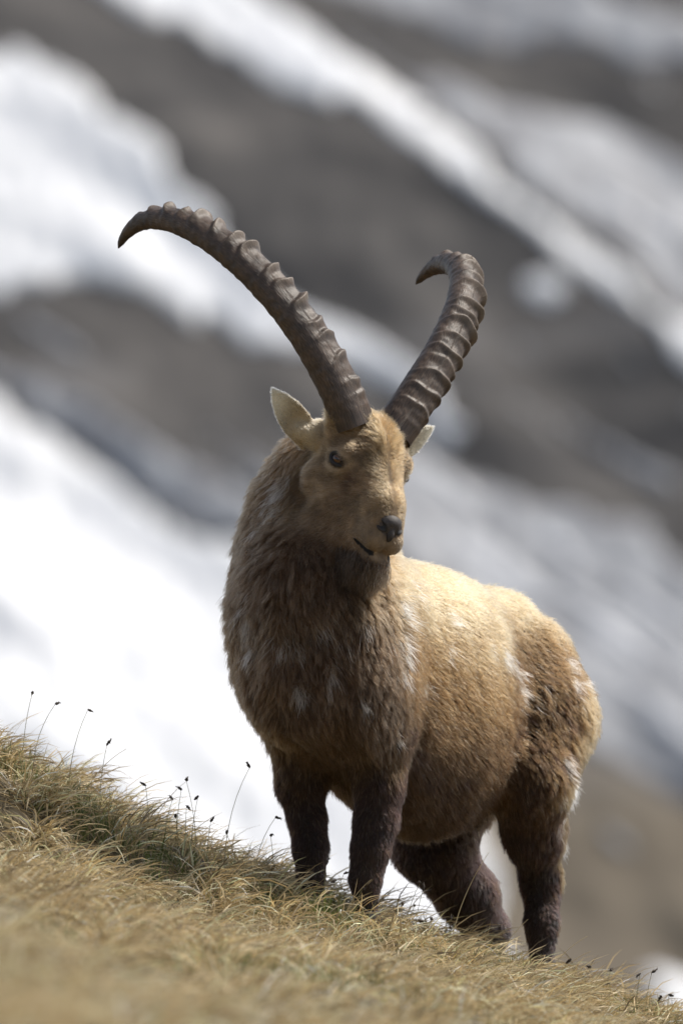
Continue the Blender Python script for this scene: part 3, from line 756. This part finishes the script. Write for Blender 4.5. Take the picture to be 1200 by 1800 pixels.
snow([(-2600, -2600), (-300, -1100), (-60, 60), (0, 85), (60, 130), (170, 185), (265, 265), (300, 315), (360, 355), (430, 415), (520, 495), (620, 575), (700, 625), (790, 700), (820, 760), (760, 745), (690, 690), (600, 640), (500, 612), (400, 580), (250, 500), (150, 482), (0, 492), (-400, 420), (-2600, -300)], m_snow, 'white snow tongue tapering down past the ibex horns and head', 22)
snow([(170, -20), (290, 70), (430, 108), (560, 182), (640, 222), (720, 262), (800, 332), (870, 392), (930, 440), (1010, 500), (1110, 570), (1220, 670), (1500, 930), (2400, 1500), (2400, 1300), (1500, 800), (1220, 590), (1080, 470), (960, 380), (850, 290), (760, 220), (700, 150), (600, 70), (490, -10), (200, -300), (-900, -1300), (-1300, -1300)], m_snow, 'bright white snow band above the broad brown rock rib', 20)
snow([(-2600, 0), (-500, 470), (0, 650), (90, 750), (180, 830), (300, 905), (430, 985), (560, 1060), (700, 1190), (800, 1330), (850, 1500), (880, 1640), (940, 1730), (1010, 1850), (1200, 2300), (1500, 3300), (-2600, 3300)], m_snow, 'broad white snow slope low on the mountainside behind the grass crest', 24)
snow([(1110, 1700), (1160, 1680), (1230, 1700), (1500, 1830), (1500, 2000), (1180, 1790)], m_snow, 'small white snow patch low beside the brown slope', 12)
snow([(920, 500), (960, 492), (1000, 505), (1015, 535), (985, 560), (940, 550), (915, 525)], m_snow, 'small round snow patch on the brown rock rib', 8)
snow([(1030, 1440), (1070, 1425), (1110, 1445), (1180, 1500), (1110, 1490), (1060, 1475)], m_dirty, 'thin grey snow streak on the brown lower slope', 10)
snow([(-500, 400), (0, 612), (150, 702), (300, 800), (450, 885), (620, 960), (640, 1100), (430, 990), (300, 910), (180, 838), (90, 760), (0, 660), (-500, 480)], m_dirty, 'dusty grey upper margin of the broad white snow slope', 18, .06)
# long dusty streaks of thin snow, combed obliquely down the face
rs = np.random.default_rng(12)
def streak(cx, cy, ln, wd, mat, label, ang=37):
    t = np.linspace(0, 2 * math.pi, 18, endpoint=False); ca, sa = math.cos(math.radians(ang)), math.sin(math.radians(ang))
    x = np.cos(t) * ln; y = np.sin(t) * wd * (1 + .35 * np.cos(2 * t))
    snow(np.stack([cx + x * ca - y * sa, cy + x * sa + y * ca], 1).tolist(), mat, label, 16, .16, 9.)
D1 = 'dusty grey band of thin snow high on the mountainside'
snow([(500, -15), (640, 62), (760, 118), (900, 172), (1060, 215), (1240, 280), (1600, 450), (2400, 900), (2400, 1290), (1500, 790), (1220, 582), (1080, 462), (960, 372), (850, 282), (760, 212), (700, 142)], m_dirty, 'dusty grey band of thin snow along the upper edge of the white band', 16)
snow([(300, -260), (560, -20), (700, 22), (900, 88), (1220, 150), (1600, 330), (1600, 160), (1220, 40), (1080, -10), (700, -260)], m_dirty, 'dusty grey band of thin snow across the top of the mountainside', 16)
snow([(740, 740), (830, 790), (980, 850), (1100, 905), (1240, 1000), (1700, 1300), (1700, 1600), (1240, 1400), (1130, 1350), (1030, 1310), (960, 1230), (860, 1120), (740, 1010), (640, 930), (560, 860), (620, 780)], m_dirty, 'wide dusty grey snow field behind the back of the ibex', 26)
for cx, cy, ln, wd in [(870, 900, 190, 34), (1050, 1000, 220, 36), (960, 1060, 240, 34), (1130, 1140, 230, 42), (1170, 1270, 150, 30), (1240, 1010, 200, 24)]:
    streak(cx, cy, ln, wd, m_snow2, 'paler streak of snow on the wide dusty field behind the ibex', 36)
for cx, cy, ln, wd in [(960, 250, 190, 24), (1100, 400, 200, 26), (860, 215, 110, 18), (1080, 110, 150, 16), (900, 40, 130, 12)]:
    streak(cx, cy, ln, wd, m_snow2, 'paler streak of snow on the dusty bands high on the mountainside', 32)
for cx, cy, ln, wd in [(900, 690, 150, 22), (1080, 770, 160, 26), (1180, 690, 130, 18), (1000, 640, 120, 12), (860, 640, 100, 10), (970, 740, 150, 18), (1150, 850, 140, 22), (820, 720, 110, 18)]:
    streak(cx, cy, ln, wd, m_dirty, 'dusty grey streak of thin snow low on the broad brown rib', 34)
for cx, cy, ln, wd in [(120, 600, 150, 14), (330, 720, 190, 18), (250, 630, 150, 13), (430, 815, 160, 24), (100, 690, 120, 18), (500, 900, 170, 30), (230, 760, 130, 16), (450, 700, 130, 12), (620, 800, 150, 20), (40, 570, 110, 10)]:
    streak(cx, cy, ln, wd, m_dirty, 'dusty grey streak of thin snow on the dark rib between two white fields', 38)

# ------------------------------------------------------------------ grass
def blade_mat(name):
    m = bpy.data.materials.new(name); m.use_nodes = True; n = m.node_tree.nodes; l = m.node_tree.links; b = n['Principled BSDF']
    at = n.new('ShaderNodeAttribute'); at.attribute_name = 'col'; l.new(at.outputs['Color'], b.inputs['Base Color']); b.inputs['Roughness'].default_value = .55
    tr = n.new('ShaderNodeBsdfTranslucent'); l.new(at.outputs['Color'], tr.inputs['Color'])
    mx = n.new('ShaderNodeMixShader'); mx.inputs[0].default_value = .28; l.new(b.outputs[0], mx.inputs[1]); l.new(tr.outputs[0], mx.inputs[2]); l.new(mx.outputs[0], n['Material Output'].inputs[0])
    return m
m_dry = blade_mat('dry_grass_blades'); m_green = blade_mat('green_grass_blades')


def blades(name, label, X, Y, L, Wd, az, e0, bend, col, mat, K=4, curl=.5, seed=1):
    rg = np.random.default_rng(seed); N = len(X); s = np.linspace(0, 1, K + 1)
    el = e0[:, None] - bend[:, None] * s[None, :] ** 1.2
    azs = az[:, None] + rg.normal(0, curl, N)[:, None] * s[None, :]
    d = np.stack([np.cos(el) * np.cos(azs), np.cos(el) * np.sin(azs), np.sin(el)], -1) * (L / K)[:, None, None]
    P = np.concatenate([np.zeros((N, 1, 3)), np.cumsum(d[:, :-1], 1)], 1)
    P[..., 0] += X[:, None]; P[..., 1] += Y[:, None]; P[..., 2] += (ground_z(X, Y) - .006)[:, None]
    gz = ground_z(P[..., 0].ravel(), P[..., 1].ravel()).reshape(N, K + 1); P[..., 2] = np.maximum(P[..., 2], gz + .004 + .012 * rg.random(N)[:, None] * (s > 0))
    tw = rg.uniform(0, math.pi, N)[:, None] + rg.normal(0, .8, N)[:, None] * s
    side = np.stack([-np.sin(azs) * np.cos(tw), np.cos(azs) * np.cos(tw), np.sin(tw)], -1)
    w = (Wd[:, None] * np.interp(s, [0, .25, .7, 1], [.7, 1, .75, .08])[None, :])[..., None]
    V = np.stack([P - side * w, P + side * w], 2).reshape(-1, 3)
    base = np.arange(N)[:, None] * (2 * (K + 1)) + np.arange(K)[None, :] * 2
    F = np.stack([base, base + 1, base + 3, base + 2], -1).reshape(-1, 4)
    o = mesh_obj(name, V, F, mat, smooth=False)
    shade = np.ones(K + 1)
    set_attr(o.data, 'col', np.clip(np.repeat(col, 2 * (K + 1), 0) * np.tile(np.repeat(shade, 2), N)[:, None], 0, .8))
    return tag(o, label, 'grass', kind='stuff')


def scatter(rg, n, x0, x1, y0, y1): return rg.uniform(x0, x1, n), rg.uniform(y0, y1, n)
DRY = np.array([1.2, 1.11, .93]) * np.array([(.48, .40, .26), (.56, .49, .35), (.36, .29, .18), (.24, .20, .145), (.64, .58, .45), (.42, .335, .20)])
GRN = np.array([(.12, .155, .038), (.17, .20, .06), (.22, .23, .08), (.085, .115, .03)])


def pick(rg, pal, n, jit=.16): return pal[rg.integers(0, len(pal), n)] * np.exp(rg.normal(0, jit, n))[:, None]
rg = np.random.default_rng(31)
# tussocks: blades that rise from shared crowns and spill downslope and towards the viewer side of the bank
XS, YS, AZ, LL, EE, BB = [], [], [], [], [], []
for (nt, x0, x1, y0, y1, nb) in ((600, -1.35, 1.35, -2.6, 1.1, 88), (480, -1.5, 1.5, -13, -2.6, 75), (120, -3, 3, -4, 1.2, 60)):
    cx, cy = scatter(rg, nt, x0, x1, y0, y1)
    for x, y in zip(cx, cy):
        m = int(nb * rg.uniform(.5, 1.5)); r = rg.uniform(.02, .09) * np.sqrt(rg.random(m)); a = rg.uniform(0, 2 * math.pi, m)
        XS.append(x + r * np.cos(a)); YS.append(y + r * np.sin(a))
        main = math.atan2(-.75, .65) + rg.normal(0, .55)
        AZ.append(np.where(rg.random(m) < .72, main + rg.normal(0, .8, m), a)); big = rg.uniform(.75, 1.25)
        LL.append(rg.uniform(.06, .19, m) * big); EE.append(rg.uniform(.5, 1.35, m)); BB.append(rg.uniform(.9, 2.3, m))
XS, YS, AZ, LL, EE, BB = map(np.concatenate, (XS, YS, AZ, LL, EE, BB))
blades('dry_grass', 'straw coloured dry grass tussocks covering the slope', XS, YS, LL, rg.uniform(.0011, .0027, len(XS)), AZ, EE, BB, pick(rg, DRY, len(XS), .36), m_dry, 5, 1.0, 2)
# matted litter between the tussocks
X, Y = scatter(rg, 26000, -1.4, 1.4, -3, 1.15); X2, Y2 = scatter(rg, 16000, -1.6, 1.6, -14, -3); X = np.r_[X, X2]; Y = np.r_[Y, Y2]; N = len(X)
blades('grass_litter', 'matted pale dead grass lying between the tussocks', X, Y, rg.uniform(.04, .11, N), rg.uniform(.001, .002, N), rg.uniform(0, 6.28, N), rg.uniform(-.1, .5, N), rg.uniform(.0, 1.2, N), pick(rg, DRY * .85, N, .25), m_dry, 3, .9, 3)
# fresh green shoots in patches
X, Y = scatter(rg, 95000, -1.4, 1.4, -3.5, 1.12); P = np.stack([X, Y, 0 * X], 1)
k = rg.random(len(X)) < .07 + .5 * sstep(.05, .6, noise3(P, 2.6, 71) + .5 * noise3(P, 7, 72)) + .35 * sstep(.35, .9, Y) * (rg.random(len(X)) < .6); X, Y = X[k], Y[k]; N = len(X)
blades('green_grass', 'fresh green grass shoots growing through the dry turf', X, Y, rg.uniform(.03, .085, N), rg.uniform(.0009, .0017, N), rg.uniform(0, 6.28, N), rg.uniform(1.0, 1.5, N), rg.uniform(.1, .9, N), pick(rg, GRN, N), m_green, 3, .4, 4)

# longer green tufts along the brow of the slope
TX, TY = scatter(rg, 200, -1.3, 1.3, -.5, 1.0); m = 26; X = np.repeat(TX, m) + rg.normal(0, .02, 200 * m); Y = np.repeat(TY, m) + rg.normal(0, .02, 200 * m); N = len(X)
blades('green_tufts', 'longer green grass tufts along the brow of the slope', X, Y, rg.uniform(.05, .125, N), rg.uniform(.0010, .0019, N), rg.uniform(0, 6.28, N), rg.uniform(1.0, 1.5, N), rg.uniform(.1, .8, N), pick(rg, GRN, N, .25), m_green, 4, .4, 6)

# ------------------------------------------------------------------ sedges with dark seed heads, single long stalks, small blue flowers
m_stalk, n, l, b = new_mat('sedge_stalk'); b.inputs['Base Color'].default_value = (.20, .18, .08, 1); b.inputs['Roughness'].default_value = .7
m_seed, n, l, b = new_mat('sedge_seed'); b.inputs['Roughness'].default_value = .8
tc = n.new('ShaderNodeTexCoord'); no = n.new('ShaderNodeTexNoise'); no.inputs['Scale'].default_value = 420; l.new(tc.outputs['Object'], no.inputs['Vector'])
r = ramp(n, [(.35, (.014, .010, .010)), (.62, (.055, .038, .026)), (.75, (.20, .16, .09))]); l.new(no.outputs[0], r.inputs[0]); l.new(r.outputs[0], b.inputs['Base Color'])
m_straw, n, l, b = new_mat('straw_stalk'); b.inputs['Base Color'].default_value = (.50, .40, .22, 1); b.inputs['Roughness'].default_value = .6


def tube(P, r, k=6):
    P = np.array(P, float); T = unit(np.gradient(P, axis=0)); A = unit(np.cross(T, np.array([.3, .9, .2]))); Bv = np.cross(T, A); a = np.linspace(0, 2 * math.pi, k, endpoint=False)
    r = np.broadcast_to(np.asarray(r, float), (len(P),))
    V = (P[:, None] + (A[:, None] * np.cos(a)[None, :, None] + Bv[:, None] * np.sin(a)[None, :, None]) * r[:, None, None]).reshape(-1, 3)
    i = np.arange(len(P) - 1)[:, None] * k; j = np.arange(k); j2 = (j + 1) % k
    return V, np.stack([i + j, i + j2, i + k + j2, i + k + j], -1).reshape(-1, 4)


def sedge(x, y, h, lean, az, label, group, rg, size=1.0):
    root = bpy.data.objects.new('sedge', None); COL.objects.link(root); root.location = (x, y, float(ground_z(np.array([x]), np.array([y]))[0]) - .01); root.empty_display_size = .02
    tag(root, label, 'sedge', group)
    s = np.linspace(0, 1, 9); e = math.pi / 2 - lean * s ** 1.3; d = np.stack([np.cos(e) * math.cos(az), np.cos(e) * math.sin(az), np.sin(e)], 1) * h / 8
    P = np.r_[[[0, 0, 0]], np.cumsum(d[:-1], 0)]
    mesh_obj('stalk', *tube(P, np.linspace(.0011, .0006, 9)), m_stalk, root)
    ln = rg.uniform(.013, .021) * size; hs = np.linspace(0, 1, 9); dd = unit(d[-1] + rg.normal(0, .18, 3)); HP = P[-1] - dd * .002 + dd[None] * hs[:, None] * ln
    hr = np.interp(hs, [0, .15, .45, .8, 1], [.0007, .0026, .0034, .0022, .0003]) * size * (1 + .25 * rg.normal(0, 1, 9)); V, F = tube(HP, np.abs(hr), 8)
    V = V + rg.normal(0, .0006, V.shape); VA, FA = [V], [F]; off = len(V)
    for q in range(10):                                                                     # bristly scales
        c = HP[rg.integers(1, 8)]; t = c + (unit(rg.normal(0, 1, 3)) * .9 + dd * .8) * .0052 * size; v, f = tube([c, (c + t) / 2, t], [.0011, .0009, .0002], 4); VA.append(v); FA.append(f + off); off += len(v)
    mesh_obj('seed_head', np.concatenate(VA), np.concatenate(FA), m_seed, root)


rq = np.random.default_rng(77)
GS = 'sedges with dark seed heads along the grass crest'
for label, spots in (
    ('dark sedge seed head on a thin stalk against the white snow slope', [(-.82, .25, .17, .3, 0), (-.795, .3, .16, .7, .2), (-.70, .2, .19, .5, .1), (-.62, .15, .15, .25, .3), (-.49, .1, .12, .15, 2.8), (-.425, .2, .13, .2, 0), (-.40, .15, .11, .1, 1), (-.385, .05, .14, .25, .2), (-.37, .2, .17, .3, 3), (-.345, .1, .10, .2, .4), (-.30, .1, .23, .55, .1), (-.265, .15, .10, .5, 2.9), (-.225, .12, .15, .7, .1), (-.17, .05, .12, .15, 3.0), (-.415, .05, .09, .3, 2.), (-.455, .2, .10, .4, .4)]),
    ('dark sedge seed head in the grass beside the front hooves of the ibex', [(-.02, -.10, .09, .5, .3), (.0, -.12, .08, .3, 2.6), (.025, -.14, .075, .6, 0), (.16, .1, .13, .55, .1), (.185, .1, .12, .35, .4), (-.045, -.12, .10, .2, 1.)]),
    ('dark sedge seed head in the grass between front and hind hooves', [(.115, -.05, .07, .4, 3.), (.14, 0, .08, .3, .4), (.16, -.06, .085, .5, .2), (.22, .0, .07, .3, 2.7), (.25, .1, .08, .6, .2), (.275, .05, .07, .2, 1.4), (.205, -.1, .07, .5, .1)]),
    ('dark sedge seed head downslope beyond the hind hooves', [(.56, .1, .07, .3, .3), (.61, .05, .08, .5, .2), (.67, .1, .085, .3, .1), (.69, .0, .07, .2, 2.8), (.75, .1, .10, .2, .2), (.775, .15, .11, .3, .3), (.79, .0, .07, .5, .1), (.83, .1, .08, .2, 1)])):
    for (x, y, h, le, az) in spots: sedge(x, y, h * 1.25 + .04, le, az, ('tall ' if h >= .15 else 'leaning ' if le >= .45 else 'short ') + label, GS, rq, 1.0)
for (x, y, h, le, az, label) in [(.27, -.15, .34, .62, .15, 'long bent straw stalk crossing the far hind leg of the ibex'), (.52, -.1, .20, 1.25, .05, 'long bent straw stalk arching away from the near hind hoof'), (.5, -.2, .24, 1.15, .25, 'straw stalk leaning over the brown slope beyond the hind hooves'),
        (-.13, -.1, .16, 1.2, .2, 'straw stalk crossing the far foreleg of the ibex'), (.0, -.2, .17, .95, .15, 'straw stalk crossing the near foreleg of the ibex'), (-.67, .1, .24, 1.1, .1, 'thin straw stalk arching over the snow from the crest top'), (.38, -.15, .22, .9, .2, 'straw stalk leaning across the near hind leg')]:
    s = np.linspace(0, 1, 12); e = math.pi / 2 - le * s ** .8; d = np.stack([np.cos(e) * math.cos(az), np.cos(e) * math.sin(az), np.sin(e)], 1) * h / 11; P = np.r_[[[0, 0, 0]], np.cumsum(d[:-1], 0)]
    V, F = tube(P, np.linspace(.0013, .0005, 12)); o = mesh_obj('grass_stalk', V, F, m_straw); o.location = (x, y, float(ground_z(np.array([x]), np.array([y]))[0]) - .01)
    tag(o, label, 'grass stalk', 'single long straw stalks')
m_petal, n, l, b = new_mat('blue_petal'); b.inputs['Base Color'].default_value = (.05, .045, .28, 1); b.inputs['Roughness'].default_value = .6
for (x, y, label) in [(-.745, .1, 'tiny blue flower in the green turf on top of the crest'), (-.36, -.05, 'tiny blue flower among the sedges on the crest')]:
    root = bpy.data.objects.new('flower', None); COL.objects.link(root); z = float(ground_z(np.array([x]), np.array([y]))[0]); root.location = (x, y, z - .005); root.empty_display_size = .02
    tag(root, label, 'flower', 'small blue flowers'); mesh_obj('stalk', *tube([(0, 0, 0), (.002, 0, .025), (.003, -.004, .05)], .0009), m_stalk, root)
    for k in range(5):
        a = k * 2 * math.pi / 5; u_ = np.array([math.cos(a), -.35 * 1, math.sin(a)]); w_ = np.array([-math.sin(a), 0, math.cos(a)])
        c = np.array([.003, -.004, .052]); pr = [(0, .0006), (.004, .0026), (.0075, .0028), (.0105, .0006)]
        V = np.array([c + u_ * t + w_ * sgn * ww + np.array([0, -.0006 * lay, 0]) for lay in (0, 1) for t, ww in pr for sgn in (-1, 1)])
        F = [(2 * i, 2 * i + 1, 2 * i + 3, 2 * i + 2) for i in range(3)] + [(8 + 2 * i, 10 + 2 * i, 11 + 2 * i, 9 + 2 * i) for i in range(3)]
        mesh_obj('petal', V, np.array(F), m_petal, root)
